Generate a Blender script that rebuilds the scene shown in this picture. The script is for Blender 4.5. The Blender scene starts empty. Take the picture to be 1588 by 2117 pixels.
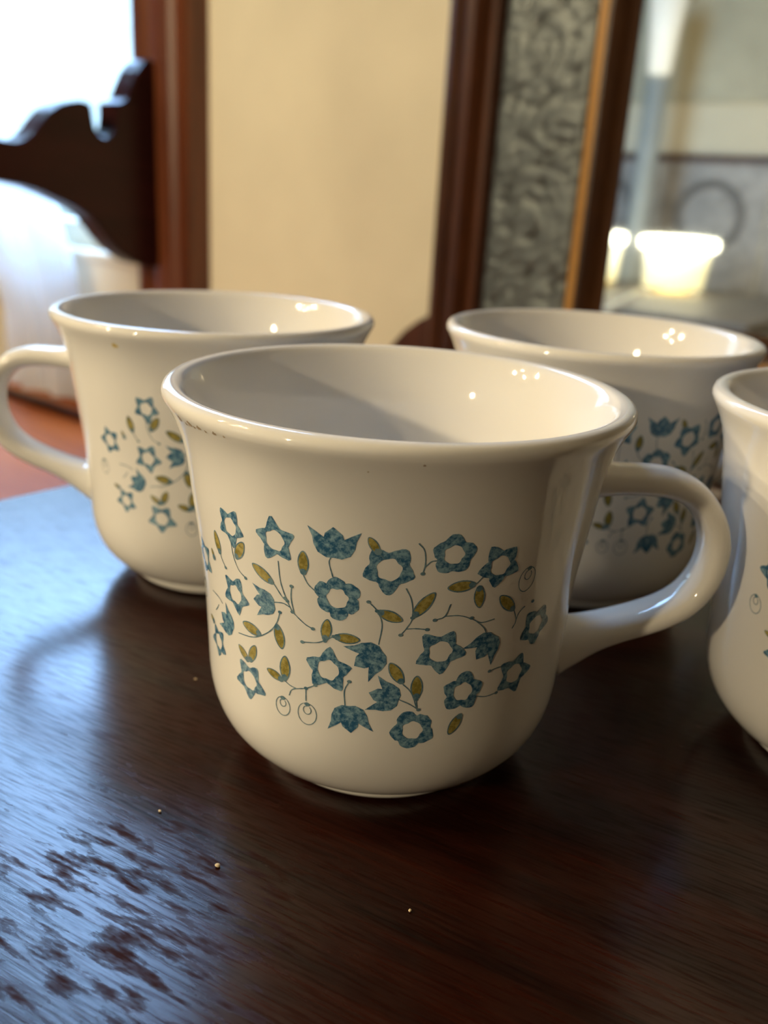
import bpy, bmesh, math, random
from mathutils import Vector, Matrix, noise
random.seed(7)
C = bpy.context.scene.collection
S = bpy.context.scene
PI = math.pi
R = math.radians

# ---------------------------------------------------------------- camera
TABLE = 0.76                                   # height of the table top above the floor
PITCH, ROLL, CAMZ = R(19.67), R(3.46), 0.1133  # camera looks down a little, held slightly tilted
fw = Vector((0, math.cos(PITCH), -math.sin(PITCH)))
rt = Vector((1, 0, 0)); up = rt.cross(fw)
r2 = rt * math.cos(ROLL) + up * math.sin(ROLL)
u2 = -rt * math.sin(ROLL) + up * math.cos(ROLL)
cam_d = bpy.data.cameras.new('camera'); cam = bpy.data.objects.new('camera', cam_d); C.objects.link(cam)
cam.matrix_world = Matrix(((r2.x, u2.x, -fw.x, 0), (r2.y, u2.y, -fw.y, 0), (r2.z, u2.z, -fw.z, TABLE + CAMZ), (0, 0, 0, 1)))
cam_d.sensor_width = 36; cam_d.lens = 1887.7 / 2117 * 36
cam_d.clip_start = 0.01
cam_d.dof.use_dof = True; cam_d.dof.focus_distance = 0.152; cam_d.dof.aperture_fstop = 15.0
S.camera = cam

# ---------------------------------------------------------------- daylight outside the window
wd = bpy.data.worlds.new('daylight'); S.world = wd; wd.use_nodes = True
bg = wd.node_tree.nodes['Background']
bg.inputs[0].default_value = (0.33, 0.58, 1.0, 1); bg.inputs[1].default_value = 27.0

# room frame: x runs along the back wall, y points into the back wall
TH = R(-38)
PX, PY = 0.036, 0.929
def room_matrix(): return Matrix.Translation((PX, PY, TABLE)) @ Matrix.Rotation(TH, 4, 'Z')
RM = room_matrix()
def W(w, n, z): return RM @ Vector((w, -n, z))   # n: distance out of the wall into the room

# the window as a light portal (guides sampling to the sky)
pd = bpy.data.lights.new('window_portal', 'AREA'); pd.shape = 'RECTANGLE'; pd.size = 1.0; pd.size_y = 1.9
pd.cycles.is_portal = True
po = bpy.data.objects.new('window_portal', pd); C.objects.link(po)
po.matrix_world = RM @ Matrix.Translation((-0.99, 0.15, 0.96)) @ Matrix.Rotation(R(90), 4, 'X') @ Matrix.Rotation(PI, 4, 'Y') @ Matrix.Identity(4)
# chandelier bulbs: position of the fixture over the room, power of one bulb
CH = (-0.289, 1.215, 0.56); BULB = 7.6; BULB_COL = (1.0, 0.80, 0.50)
SIDE = (0.204, 1.80, 0.39); SIDE_BULB = 21.0      # a single bulb of a standing lamp at the left, outside the frame
LAMP_GLOW = 14.0

S.view_settings.view_transform = 'Standard'; S.view_settings.look = 'None'
S.view_settings.exposure = 0.0; S.view_settings.gamma = 1.0; S.view_settings.use_curve_mapping = False
S.cycles.max_bounces = 8; S.cycles.caustics_refractive = False; S.cycles.sample_clamp_indirect = 4.0
S.cycles.use_denoising = True

# ---------------------------------------------------------------- materials
def mat(name):
    m = bpy.data.materials.new(name); m.use_nodes = True
    return m, m.node_tree.nodes, m.node_tree.links, m.node_tree.nodes['Principled BSDF']
def plain(name, col, rough=0.5, var=0.08, scale=8.0, metal=0.0, bump=0.0, spec=0.5, bscale=120.0):
    m, N, L, b = mat(name)
    tc = N.new('ShaderNodeTexCoord')
    nz = N.new('ShaderNodeTexNoise'); nz.inputs['Scale'].default_value = scale; nz.inputs['Detail'].default_value = 4
    L.new(tc.outputs['Object'], nz.inputs['Vector'])
    rp = N.new('ShaderNodeValToRGB')
    rp.color_ramp.elements[0].color = tuple(c * (1 - var) for c in col) + (1,)
    rp.color_ramp.elements[1].color = tuple(min(1, c * (1 + var)) for c in col) + (1,)
    rp.color_ramp.elements[0].position = 0.3; rp.color_ramp.elements[1].position = 0.7
    L.new(nz.outputs['Fac'], rp.inputs[0]); L.new(rp.outputs[0], b.inputs['Base Color'])
    b.inputs['Roughness'].default_value = rough; b.inputs['Metallic'].default_value = metal
    b.inputs['Specular IOR Level'].default_value = spec
    if bump:
        n2 = N.new('ShaderNodeTexNoise'); n2.inputs['Scale'].default_value = bscale; L.new(tc.outputs['Object'], n2.inputs['Vector'])
        bp = N.new('ShaderNodeBump'); bp.inputs['Strength'].default_value = bump; bp.inputs['Distance'].default_value = 0.002
        L.new(n2.outputs['Fac'], bp.inputs['Height']); L.new(bp.outputs[0], b.inputs['Normal'])
    return m
def glow(name, col, strength):
    m, N, L, b = mat(name)
    b.inputs['Base Color'].default_value = (0.8, 0.78, 0.7, 1)
    b.inputs['Emission Color'].default_value = tuple(col) + (1,); b.inputs['Emission Strength'].default_value = strength
    return m
def wood(name, dark, light, stretch=(2.5, 40, 40), rot=0.0, rough=0.3, bump=0.15, worn=None, spec=0.5, worn_at=None, pores=False):
    m, N, L, b = mat(name)
    tc = N.new('ShaderNodeTexCoord'); mp = N.new('ShaderNodeMapping')
    mp.inputs['Rotation'].default_value[2] = rot
    mp.inputs['Scale'].default_value = (1, 1, 1)
    L.new(tc.outputs['Object'], mp.inputs['Vector'])
    mp2 = N.new('ShaderNodeMapping'); mp2.inputs['Scale'].default_value = stretch
    L.new(mp.outputs[0], mp2.inputs['Vector'])
    n1 = N.new('ShaderNodeTexNoise'); n1.inputs['Scale'].default_value = 1.0; n1.inputs['Detail'].default_value = 3; n1.inputs['Distortion'].default_value = 0.6
    L.new(mp2.outputs[0], n1.inputs['Vector'])
    n2 = N.new('ShaderNodeTexNoise'); n2.inputs['Scale'].default_value = 9.0; n2.inputs['Detail'].default_value = 5; n2.inputs['Roughness'].default_value = 0.7
    L.new(mp2.outputs[0], n2.inputs['Vector'])
    mx = N.new('ShaderNodeMix'); mx.data_type = 'FLOAT'; mx.inputs[0].default_value = 0.5
    L.new(n1.outputs['Fac'], mx.inputs[2]); L.new(n2.outputs['Fac'], mx.inputs[3])
    rp = N.new('ShaderNodeValToRGB'); e = rp.color_ramp.elements
    e[0].position = 0.36; e[0].color = tuple(dark) + (1,); e[1].position = 0.66; e[1].color = tuple(light) + (1,)
    L.new(mx.outputs[0], rp.inputs[0])
    L.new(rp.outputs[0], b.inputs['Base Color'])
    b.inputs['Roughness'].default_value = rough; b.inputs['Specular IOR Level'].default_value = spec
    bp = N.new('ShaderNodeBump'); bp.inputs['Strength'].default_value = bump; bp.inputs['Distance'].default_value = 0.0006
    L.new(n2.outputs['Fac'], bp.inputs['Height']); L.new(bp.outputs[0], b.inputs['Normal'])
    if worn:
        mp3 = N.new('ShaderNodeMapping'); mp3.inputs['Scale'].default_value = worn; L.new(mp.outputs[0], mp3.inputs['Vector'])
        n3 = N.new('ShaderNodeTexNoise'); n3.inputs['Scale'].default_value = 1.0; n3.inputs['Detail'].default_value = 8; n3.inputs['Roughness'].default_value = 0.62
        L.new(mp3.outputs[0], n3.inputs['Vector'])
        r3 = N.new('ShaderNodeValToRGB'); e = r3.color_ramp.elements
        e[0].position = 0.53; e[0].color = (0, 0, 0, 1); e[1].position = 0.72; e[1].color = (1, 1, 1, 1)
        if worn_at:                                            # the rubbed spot: wear is heavier near it
            vd = N.new('ShaderNodeVectorMath'); vd.operation = 'DISTANCE'; L.new(tc.outputs['Object'], vd.inputs[0]); vd.inputs[1].default_value = (worn_at[0], worn_at[1], 0)
            md = N.new('ShaderNodeMapRange'); md.inputs[1].default_value = worn_at[2]; md.inputs[2].default_value = worn_at[3]; md.inputs[3].default_value = 0.06; md.inputs[4].default_value = -0.13
            L.new(vd.outputs['Value'], md.inputs[0])
            ad = N.new('ShaderNodeMath'); ad.operation = 'ADD'; L.new(n3.outputs['Fac'], ad.inputs[0]); L.new(md.outputs[0], ad.inputs[1]); L.new(ad.outputs[0], r3.inputs[0])
        else: L.new(n3.outputs['Fac'], r3.inputs[0])
        mr = N.new('ShaderNodeMix'); mr.data_type = 'FLOAT'; L.new(r3.outputs[0], mr.inputs[0])
        mr.inputs[2].default_value = rough; mr.inputs[3].default_value = 0.65; L.new(mr.outputs[0], b.inputs['Roughness'])
        ms = N.new('ShaderNodeMix'); ms.data_type = 'FLOAT'; L.new(r3.outputs[0], ms.inputs[0])
        ms.inputs[2].default_value = spec; ms.inputs[3].default_value = 0.12; L.new(ms.outputs[0], b.inputs['Specular IOR Level'])
        if pores:                                              # open grain lines in the lacquer
            mp4 = N.new('ShaderNodeMapping'); mp4.inputs['Scale'].default_value = (110, 1500, 1500); L.new(mp.outputs[0], mp4.inputs['Vector'])
            n4 = N.new('ShaderNodeTexNoise'); n4.inputs['Scale'].default_value = 1.0; n4.inputs['Detail'].default_value = 3; L.new(mp4.outputs[0], n4.inputs['Vector'])
            r4 = N.new('ShaderNodeMapRange'); r4.inputs[1].default_value = 0.34; r4.inputs[2].default_value = 0.56; r4.inputs[3].default_value = 0.5; r4.inputs[4].default_value = 1.1; L.new(n4.outputs['Fac'], r4.inputs[0])
            mu = N.new('ShaderNodeMath'); mu.operation = 'MULTIPLY'; L.new(ms.outputs[0], mu.inputs[0]); L.new(r4.outputs[0], mu.inputs[1]); L.new(mu.outputs[0], b.inputs['Specular IOR Level'])
        mc = N.new('ShaderNodeMix'); mc.data_type = 'RGBA'; L.new(r3.outputs[0], mc.inputs[0])
        L.new(rp.outputs[0], mc.inputs[6]); mc.inputs[7].default_value = tuple(c * 0.75 for c in light) + (1,)
        L.new(mc.outputs[2], b.inputs['Base Color'])
    return m

M = {}
M['ceramic'] = plain('white_glazed_ceramic', (0.85, 0.83, 0.79), 0.045, 0.012, 40, spec=0.5)
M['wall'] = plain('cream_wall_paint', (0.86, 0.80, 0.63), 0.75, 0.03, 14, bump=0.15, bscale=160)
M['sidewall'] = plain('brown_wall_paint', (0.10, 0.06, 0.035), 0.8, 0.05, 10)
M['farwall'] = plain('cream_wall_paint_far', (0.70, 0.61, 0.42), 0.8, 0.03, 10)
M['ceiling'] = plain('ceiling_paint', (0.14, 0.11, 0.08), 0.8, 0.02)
M['floor'] = wood('floor_boards', (0.07, 0.028, 0.012), (0.14, 0.06, 0.022), (1.2, 14, 14), 0, 0.4)
M['cream_trim'] = plain('cream_trim_paint', (0.80, 0.74, 0.58), 0.4, 0.02)
M['table'] = wood('dark_mahogany', (0.007, 0.0014, 0.0008), (0.036, 0.0066, 0.0024), (7, 110, 110), R(-10), 0.20, 0.05, spec=0.36, worn=(95, 380, 380), worn_at=(0.443, -0.684, 0.015, 0.055), pores=True)
M['casing'] = wood('reddish_brown_wood', (0.085, 0.022, 0.009), (0.20, 0.058, 0.020), (30, 30, 2.0), 0, 0.35, 0.1)
M['bracket'] = wood('dark_walnut', (0.020, 0.0055, 0.006), (0.045, 0.011, 0.011), (20, 4, 30), 0, 0.33, 0.05, spec=0.2)
M['dresser'] = wood('orange_brown_wood', (0.34, 0.075, 0.010), (0.52, 0.125, 0.018), (3, 40, 40), 0, 0.5, 0.1, spec=0.2)
M['frame_wood'] = wood('dark_frame_wood', (0.025, 0.008, 0.004), (0.11, 0.035, 0.013), (30, 30, 3), 0, 0.3, 0.1)
M['inner_wood'] = wood('golden_brown_wood', (0.035, 0.013, 0.005), (0.10, 0.040, 0.012), (30, 30, 3), 0, 0.35, 0.1)
M['inner_wood_lit'] = wood('lit_facet_wood', (0.48, 0.24, 0.05), (0.70, 0.38, 0.10), (30, 30, 3), 0, 0.35, 0.1)  # lit face of the inner moulding, warm light put into its colour
M['brass'] = plain('dull_brass', (0.35, 0.24, 0.09), 0.35, 0.1, metal=1.0)
M['crumb'] = plain('bread_crumb', (0.75, 0.62, 0.40), 0.8, 0.1)

def obj(name, bm, m, parent=None, smooth=True, mats=None):
    me = bpy.data.meshes.new(name); bm.normal_update(); bm.to_mesh(me); bm.free()
    for mm in (mats or [m]): me.materials.append(mm)
    if smooth:
        for p in me.polygons: p.use_smooth = True
    o = bpy.data.objects.new(name, me); C.objects.link(o)
    if parent: o.parent = parent
    return o
def thing(name, label, cat, mw, group=None):
    o = bpy.data.objects.new(name, None); C.objects.link(o); o.empty_display_size = 0.05
    o.matrix_world = mw; o['label'] = label; o['category'] = cat
    if group: o['group'] = group
    return o
def tag(o, label, cat, group=None):
    o['label'] = label; o['category'] = cat
    if group: o['group'] = group
    return o
def box(bm, x0, x1, y0, y1, z0, z1, bev=0.0):
    t = bmesh.new()
    vs = [t.verts.new((x, y, z)) for x in (x0, x1) for y in (y0, y1) for z in (z0, z1)]
    for f in ((0, 1, 3, 2), (4, 6, 7, 5), (0, 4, 5, 1), (2, 3, 7, 6), (0, 2, 6, 4), (1, 5, 7, 3)): t.faces.new([vs[i] for i in f])
    bmesh.ops.recalc_face_normals(t, faces=t.faces)
    if bev: bmesh.ops.bevel(t, geom=list(t.edges), offset=bev, segments=3, affect='EDGES', profile=0.6)
    merge(bm, t)
def merge(bm, t):
    me = bpy.data.meshes.new('tmp'); t.to_mesh(me); t.free(); bm.from_mesh(me); bpy.data.meshes.remove(me)
def lathe(bm, prof, seg=48, closed=False, cx=0, cy=0):
    rings = []
    for r, z in prof:
        rings.append([bm.verts.new((cx + r * math.cos(2 * PI * i / seg), cy + r * math.sin(2 * PI * i / seg), z)) for i in range(seg)] if r > 1e-6 else [bm.verts.new((cx, cy, z))])
    n = len(rings)
    for k in range(n if closed else n - 1):
        a, b = rings[k], rings[(k + 1) % n]
        for i in range(seg):
            j = (i + 1) % seg
            vs = [a[i % len(a)], a[j % len(a)], b[j % len(b)], b[i % len(b)]]
            vs = list(dict.fromkeys(vs))
            if len(vs) > 2:
                try: bm.faces.new(vs)
                except ValueError: pass
    bmesh.ops.recalc_face_normals(bm, faces=bm.faces)
def prism(bm, pts, axis_fn, t0, t1, bev=0.0):
    """extrude the outline pts (a, b) between t0 and t1; axis_fn(a, b, t) gives a point"""
    t = bmesh.new()
    A = [t.verts.new(axis_fn(a, b, t0)) for a, b in pts]; B = [t.verts.new(axis_fn(a, b, t1)) for a, b in pts]
    fa = t.faces.new(A); fb = t.faces.new(list(reversed(B)))
    n = len(pts)
    for i in range(n): t.faces.new([A[i], B[i], B[(i + 1) % n], A[(i + 1) % n]])
    bmesh.ops.recalc_face_normals(t, faces=t.faces)
    if bev: bmesh.ops.bevel(t, geom=[e for f in (fa, fb) for e in f.edges], offset=bev, segments=2, affect='EDGES')
    bmesh.ops.triangulate(t, faces=[f for f in t.faces if len(f.verts) > 4])
    merge(bm, t)
def catmull(pts, sub=8, closed=False):
    P = [Vector(p) for p in pts]; out = []
    n = len(P)
    for i in range(n if closed else n - 1):
        p0 = P[(i - 1) % n] if closed or i > 0 else P[i] * 2 - P[i + 1]
        p1, p2 = P[i], P[(i + 1) % n]
        p3 = P[(i + 2) % n] if closed or i + 2 < n else p2 * 2 - p1
        for k in range(sub):
            t = k / sub
            out.append(0.5 * ((2 * p1) + (p2 - p0) * t + (2 * p0 - 5 * p1 + 4 * p2 - p3) * t * t + (3 * p1 - p0 - 3 * p2 + p3) * t ** 3))
    if not closed: out.append(P[-1])
    return out

# ---------------------------------------------------------------- room shell
def struct(name, bm, m, parent=None, smooth=False):
    o = obj(name, bm, m, parent, smooth); o.matrix_world = RM if parent is None else o.matrix_world
    if parent is None: o['kind'] = 'structure'
    return o
WL, WR, NB, NF, ZF, ZC = -2.9, 3.2, -0.045, 3.4, -TABLE, 2.20
X0, X1, Z0, Z1 = -1.50, -0.487, -0.03, 1.92      # window opening
b = bmesh.new()
box(b, WL, X0, -NB, -NB + 0.14, ZF, ZC); box(b, X1, WR, -NB, -NB + 0.14, ZF, ZC)
box(b, X0, X1, -NB, -NB + 0.14, ZF, Z0); box(b, X0, X1, -NB, -NB + 0.14, Z1, ZC)
struct('wall_back', b, M['wall'])
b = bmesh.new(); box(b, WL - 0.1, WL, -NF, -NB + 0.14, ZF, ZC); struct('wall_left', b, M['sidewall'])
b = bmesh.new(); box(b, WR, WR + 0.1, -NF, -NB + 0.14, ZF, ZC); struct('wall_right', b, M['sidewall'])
b = bmesh.new(); box(b, WL - 0.1, WR + 0.1, -NF - 0.1, -NF, ZF, ZC); struct('wall_front', b, M['farwall'])
b = bmesh.new(); box(b, WL - 0.1, WR + 0.1, -NF - 0.1, -NB + 0.14, ZF - 0.1, ZF); struct('floor', b, M['floor'])
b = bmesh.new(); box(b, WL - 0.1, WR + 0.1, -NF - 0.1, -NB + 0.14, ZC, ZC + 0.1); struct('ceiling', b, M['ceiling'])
b = bmesh.new(); box(b, WL, WR, -NB - 0.015, -NB, ZF, ZF + 0.13, 0.004); struct('baseboard_back', b, M['casing'])

# window: wooden casing, painted sash, stool and apron
win = bpy.data.objects.new('window_1', None); C.objects.link(win); win.matrix_world = RM; win['kind'] = 'structure'
def casing(x0, x1, z0, z1, horiz=False):
    b = bmesh.new()
    if horiz: box(b, x0, x1, 0.005, 0.05, z0, z1, 0.004)
    else:
        # fluted board: profile across x, depth y
        pr = [(0, 0.05), (0, 0.012), (0.004, 0.006), (0.016, 0.005), (0.022, 0.012), (0.030, 0.010), (0.044, 0.006), (0.058, 0.005), (0.072, 0.007), (0.080, 0.013), (0.086, 0.006), (0.096, 0.006), (0.100, 0.012), (0.100, 0.05)]
        prism(b, [(x0 + p * (x1 - x0) / 0.1, y) for p, y in pr], lambda a, c, t: (a, c, t), z0, z1)
    return obj('window_casing', b, M['casing'], win, False)
casing(X1, -0.387, -0.20, Z1 + 0.10); casing(X0 - 0.10, X0, -0.20, Z1 + 0.10); casing(X0, X1, Z1, Z1 + 0.10, True)
b = bmesh.new(); box(b, X0, X1, 0.06, 0.10, 0.002, 0.038, 0.004); obj('bottom_rail', b, M['cream_trim'], win, False)
b = bmesh.new(); box(b, X0, X1, 0.06, 0.10, 0.94, 0.98, 0.004); obj('meeting_rail', b, M['cream_trim'], win, False)
b = bmesh.new(); box(b, X0, X1, 0.06, 0.10, 1.87, 1.92, 0.004); obj('top_rail', b, M['cream_trim'], win, False)
for xx in (X0, X1 - 0.012):
    b = bmesh.new(); box(b, xx, xx + 0.012, 0.06, 0.10, 0.03, 1.89, 0.003); obj('sash_stile', b, M['cream_trim'], win, False)
b = bmesh.new(); box(b, X0, X1, 0.022, 0.185, -0.012, 0.002, 0.004); obj('window_stool', b, M['cream_trim'], win, False)
b = bmesh.new(); box(b, X0, X1, 0.030, 0.046, -0.10, -0.012, 0.003); obj('window_apron', b, M['cream_trim'], win, False)
m, N, L, bs = mat('window_glass')
tr = N.new('ShaderNodeBsdfTransparent'); gl = N.new('ShaderNodeBsdfGlossy'); gl.inputs['Roughness'].default_value = 0.02
mxs = N.new('ShaderNodeMixShader'); mxs.inputs[0].default_value = 0.05
L.new(tr.outputs[0], mxs.inputs[1]); L.new(gl.outputs[0], mxs.inputs[2])
L.new(mxs.outputs[0], N['Material Output'].inputs['Surface']); M['glass'] = m
for za, zb in ((0.036, 0.942), (0.978, 1.872)):
    b = bmesh.new(); box(b, X0 + 0.010, X1 - 0.010, 0.078, 0.082, za, zb); obj('pane', b, M['glass'], win, False)

# garden added outside; its tall greenery dims the low sky
M['added_lawn'] = plain('added_lawn_grass', (0.22, 0.28, 0.14), 0.9, 0.2, 3); M['added_hedge'] = plain('added_hedge_leaves', (0.24, 0.21, 0.17), 0.8, 0.25, 6)
b = bmesh.new(); box(b, -9, 5, 0.30, 9, ZF - 0.12, ZF - 0.02); o = obj('added_lawn', b, M['added_lawn'], None, False); o.matrix_world = RM
tag(o, 'pale ground added outside the window, below the sill and washed out', 'added_lawn')
b = bmesh.new(); g = []
for i in range(81):
    row = []
    for j, (y, z) in enumerate([(0.1, 0.0), (0.0, 0.35), (-0.05, 0.85), (-0.05, 1.4), (0.0, 1.9), (0.05, 2.4), (0.15, 2.8), (0.35, 3.0), (0.65, 3.05), (0.95, 2.85), (1.1, 2.3), (1.15, 1.2), (1.1, 0.0)]):
        x = -5 + i * 0.125; k = 0.16 * noise.noise(Vector((x * 2.2, y * 2.2, z * 2.2))) + 0.08 * noise.noise(Vector((x * 6, y * 6, z * 6)))
        row.append(b.verts.new((x + k, y + k, ZF - 0.02 + max(0, z + (k if z > 0 else 0)))))
    g.append(row)
for i in range(80):
    for j in range(12): b.faces.new((g[i][j], g[i][j + 1], g[i + 1][j + 1], g[i + 1][j]))
b.faces.new(g[0]); b.faces.new(g[-1]); bmesh.ops.recalc_face_normals(b, faces=b.faces)
o = obj('added_hedge', b, M['added_hedge']); o.matrix_world = Matrix.Translation((-2.35, 4.4, TABLE)) @ Matrix.Rotation(R(28), 4, 'Z')
tag(o, 'tall pale greenery added outside to dim the low sky behind the window', 'added_hedge')

# scrolled bracket fixed to the casing, standing out into the room
OUT = [(-0.006, 0.236), (0.0, 0.2385), (0.008, 0.234), (0.018, 0.223), (0.027, 0.207), (0.034, 0.192), (0.042, 0.187), (0.049, 0.186), (0.050, 0.170), (0.052, 0.158), (0.058, 0.150), (0.066, 0.146), (0.074, 0.149), (0.079, 0.156), (0.081, 0.168), (0.083, 0.181), (0.094, 0.184), (0.108, 0.182), (0.122, 0.178), (0.135, 0.170), (0.146, 0.159), (0.156, 0.148), (0.167, 0.139), (0.178, 0.135), (0.192, 0.135), (0.206, 0.138), (0.222, 0.144), (0.236, 0.143), (0.246, 0.134), (0.250, 0.122), (0.246, 0.110), (0.236, 0.101), (0.220, 0.095), (0.200, 0.093), (0.180, 0.091), (0.160, 0.087), (0.140, 0.080), (0.120, 0.072), (0.104, 0.065), (0.090, 0.056), (0.078, 0.043), (0.068, 0.031), (0.056, 0.019), (0.042, 0.010), (0.028, 0.003), (0.010, -0.001), (-0.006, -0.002)]
b = bmesh.new(); prism(b, OUT, lambda a, c, t: (t, -a, c), -0.440, -0.478, 0.002)
o = obj('scrolled_bracket', b, M['bracket'], None, False); o.matrix_world = RM
tag(o, 'dark wooden bracket with a scroll-cut edge and notch on the reddish window casing', 'bracket')

# sheer white curtain hanging beside the casing
m, N, L, bs = mat('sheer_white_curtain')
bs.inputs['Base Color'].default_value = (0.85, 0.86, 0.86, 1); bs.inputs['Roughness'].default_value = 0.9; bs.inputs['Specular IOR Level'].default_value = 0.1
tl = N.new('ShaderNodeBsdfTranslucent'); tl.inputs[0].default_value = (0.85, 0.88, 0.9, 1)
mx1 = N.new('ShaderNodeMixShader'); mx1.inputs[0].default_value = 0.40; mx2 = N.new('ShaderNodeMixShader'); mx2.inputs[0].default_value = 0.25; tp = N.new('ShaderNodeBsdfTransparent')
wv = N.new('ShaderNodeTexNoise'); wv.inputs['Scale'].default_value = 900
bp = N.new('ShaderNodeBump'); bp.inputs['Strength'].default_value = 0.2; L.new(wv.outputs['Fac'], bp.inputs['Height']); L.new(bp.outputs[0], bs.inputs['Normal'])
L.new(bs.outputs[0], mx1.inputs[1]); L.new(tl.outputs[0], mx1.inputs[2]); L.new(mx1.outputs[0], mx2.inputs[1]); L.new(tp.outputs[0], mx2.inputs[2]); L.new(mx2.outputs[0], N['Material Output'].inputs['Surface'])
M['curtain'] = m
key = [(-0.200, -0.665, 0.070), (-0.10, -0.667, 0.072), (-0.03, -0.684, 0.078), (0.05, -0.715, 0.080), (0.12, -0.785, 0.085), (0.25, -0.93, 0.09), (0.45, -1.12, 0.11), (0.8, -1.26, 0.14), (1.98, -1.32, 0.17)]
def kv(z):
    for a, c in zip(key, key[1:]):
        if z <= c[0]:
            t = max(0, (z - a[0]) / (c[0] - a[0])); t = t * t * (3 - 2 * t)
            return a[1] + (c[1] - a[1]) * t, a[2] + (c[2] - a[2]) * t
    return key[-1][1:]
b = bmesh.new(); rows = []
NZ, NX = 110, 90
for i in range(NZ + 1):
    z = -0.200 + 2.175 * (i / NZ) ** 1.5; c, h = kv(z); row = []
    for j in range(NX + 1):
        u = j / NX * 2 - 1
        y = -0.008 + 0.030 * math.sin(u * 8.5 + 0.5 * math.sin(z * 3) + 0.8) * (0.7 + 0.3 * math.cos(u * 3)) + 0.010 * math.sin(u * 19 + z * 5)
        row.append(b.verts.new((c + u * h + 0.008 * math.sin(u * 8 + 1), y - 0.015, z)))
    rows.append(row)
for i in range(NZ):
    for j in range(NX): b.faces.new((rows[i][j], rows[i][j + 1], rows[i + 1][j + 1], rows[i + 1][j]))
o = obj('curtain', b, M['curtain']); o.matrix_world = RM
tag(o, 'sheer white curtain gathered in soft folds beside the bright window', 'curtain')
b = bmesh.new()
t = bmesh.new(); bmesh.ops.create_cone(t, cap_ends=True, segments=20, radius1=0.009, radius2=0.009, depth=1.3, matrix=Matrix.Translation((-1.0, -0.018, 1.999)) @ Matrix.Rotation(R(90), 4, 'Y')); merge(b, t)
rod = thing('curtain_rod', 'thin brass curtain rod above the window', 'curtain rod', RM)
obj('rod', b, M['brass'], rod)
for xx in (-1.60, -0.40):
    b = bmesh.new(); box(b, xx - 0.008, xx + 0.008, -0.025, 0.008, 1.987, 2.012, 0.002); obj('rod_bracket', b, M['brass'], rod)
for xx in (-1.66, -0.34):
    b = bmesh.new(); t = bmesh.new(); bmesh.ops.create_uvsphere(t, u_segments=16, v_segments=10, radius=0.016, matrix=Matrix.Translation((xx, -0.018, 1.999))); merge(b, t); obj('finial', b, M['brass'], rod)

# ---------------------------------------------------------------- dresser below the mirror
DZ = -0.222
dr = thing('dresser', 'glossy orange-brown wooden dresser top standing lower behind the dark table', 'dresser', RM)
b = bmesh.new(); box(b, -1.0, 1.15, -0.37, 0.028, DZ - 0.025, DZ, 0.005); obj('dresser_top', b, M['dresser'], dr, False)
b = bmesh.new(); box(b, -0.97, 1.12, -0.35, 0.025, ZF + 0.06, DZ - 0.026, 0.003); obj('body', b, M['dresser'], dr, False)
b = bmesh.new(); box(b, -0.99, -0.13, -0.050, -0.036, DZ + 0.0005, DZ + 0.012, 0.003); obj('back_rail', b, M['bracket'], dr, False)
for i in range(3):
    for j in range(2):
        x = -0.94 + i * 0.685; z = DZ - 0.05 - j * 0.21
        b = bmesh.new(); box(b, x, x + 0.66, -0.362, -0.350, z - 0.19, z, 0.003); dw = obj('drawer', b, M['dresser'], dr, False)
        for xx in (x + 0.16, x + 0.50):
            b = bmesh.new(); lathe(b, [(0, 0), (0.006, 0), (0.005, 0.008), (0.014, 0.016), (0.014, 0.021), (0.0, 0.026)], 16)
            bmesh.ops.transform(b, matrix=Matrix.Translation((xx, -0.362, z - 0.095)) @ Matrix.Rotation(R(90), 4, 'X'), verts=b.verts)
            obj('knob', b, M['brass'], dw)
for x in (-0.94, 1.06):
    for y in (-0.33, -0.01):
        b = bmesh.new(); box(b, x, x + 0.05, y - 0.02, y + 0.03, ZF + 0.0005, ZF + 0.06, 0.006); obj('foot', b, M['dresser'], dr, False)

# ---------------------------------------------------------------- framed mirror on the dresser
MZ = -0.163; MWID, MHGT = 1.02, 1.25
mi = thing('mirror', 'large mirror in a dark wood frame with an embossed pewter-coloured tin border', 'mirror', RM)
def frame_side(profile, k):
    """profile: (inset, depth out of wall).  k: 0 left, 1 right, 2 bottom, 3 top; mitred at the ends"""
    bm = bmesh.new(); A = []; B = []
    for ins, d in profile:
        if k == 0: p, q = (ins, MZ + ins), (ins, MZ + MHGT - ins)
        if k == 1: p, q = (MWID - ins, MZ + ins), (MWID - ins, MZ + MHGT - ins)
        if k == 2: p, q = (ins, MZ + ins), (MWID - ins, MZ + ins)
        if k == 3: p, q = (ins, MZ + MHGT - ins), (MWID - ins, MZ + MHGT - ins)
        A.append(bm.verts.new((p[0], -d, p[1]))); B.append(bm.verts.new((q[0], -d, q[1])))
    n = len(profile)
    for i in range(n): bm.faces.new([A[i], A[(i + 1) % n], B[(i + 1) % n], B[i]])
    bm.faces.new(A); bm.faces.new(list(reversed(B)))
    bmesh.ops.recalc_face_normals(bm, faces=bm.faces)
    bmesh.ops.triangulate(bm, faces=[f for f in bm.faces if len(f.verts) > 4])
    return bm
OUTP = [(0.0, -0.030), (0.0, 0.004), (0.003, 0.010), (0.009, 0.013), (0.014, 0.010), (0.017, 0.006), (0.021, 0.012), (0.028, 0.017), (0.035, 0.017), (0.040, 0.012), (0.043, 0.006), (0.047, 0.008), (0.051, 0.006), (0.054, -0.004), (0.054, -0.030)]
LITP = [(0.1455, -0.030), (0.1455, -0.001), (0.1495, -0.001), (0.1505, 0.005), (0.1545, 0.012), (0.1600, 0.016), (0.1615, 0.016), (0.1615, -0.030)]
INP = [(0.1616, -0.030), (0.1616, 0.0155), (0.164, 0.015), (0.170, 0.011), (0.177, 0.004), (0.182, 0.001), (0.182, -0.030)]
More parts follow.
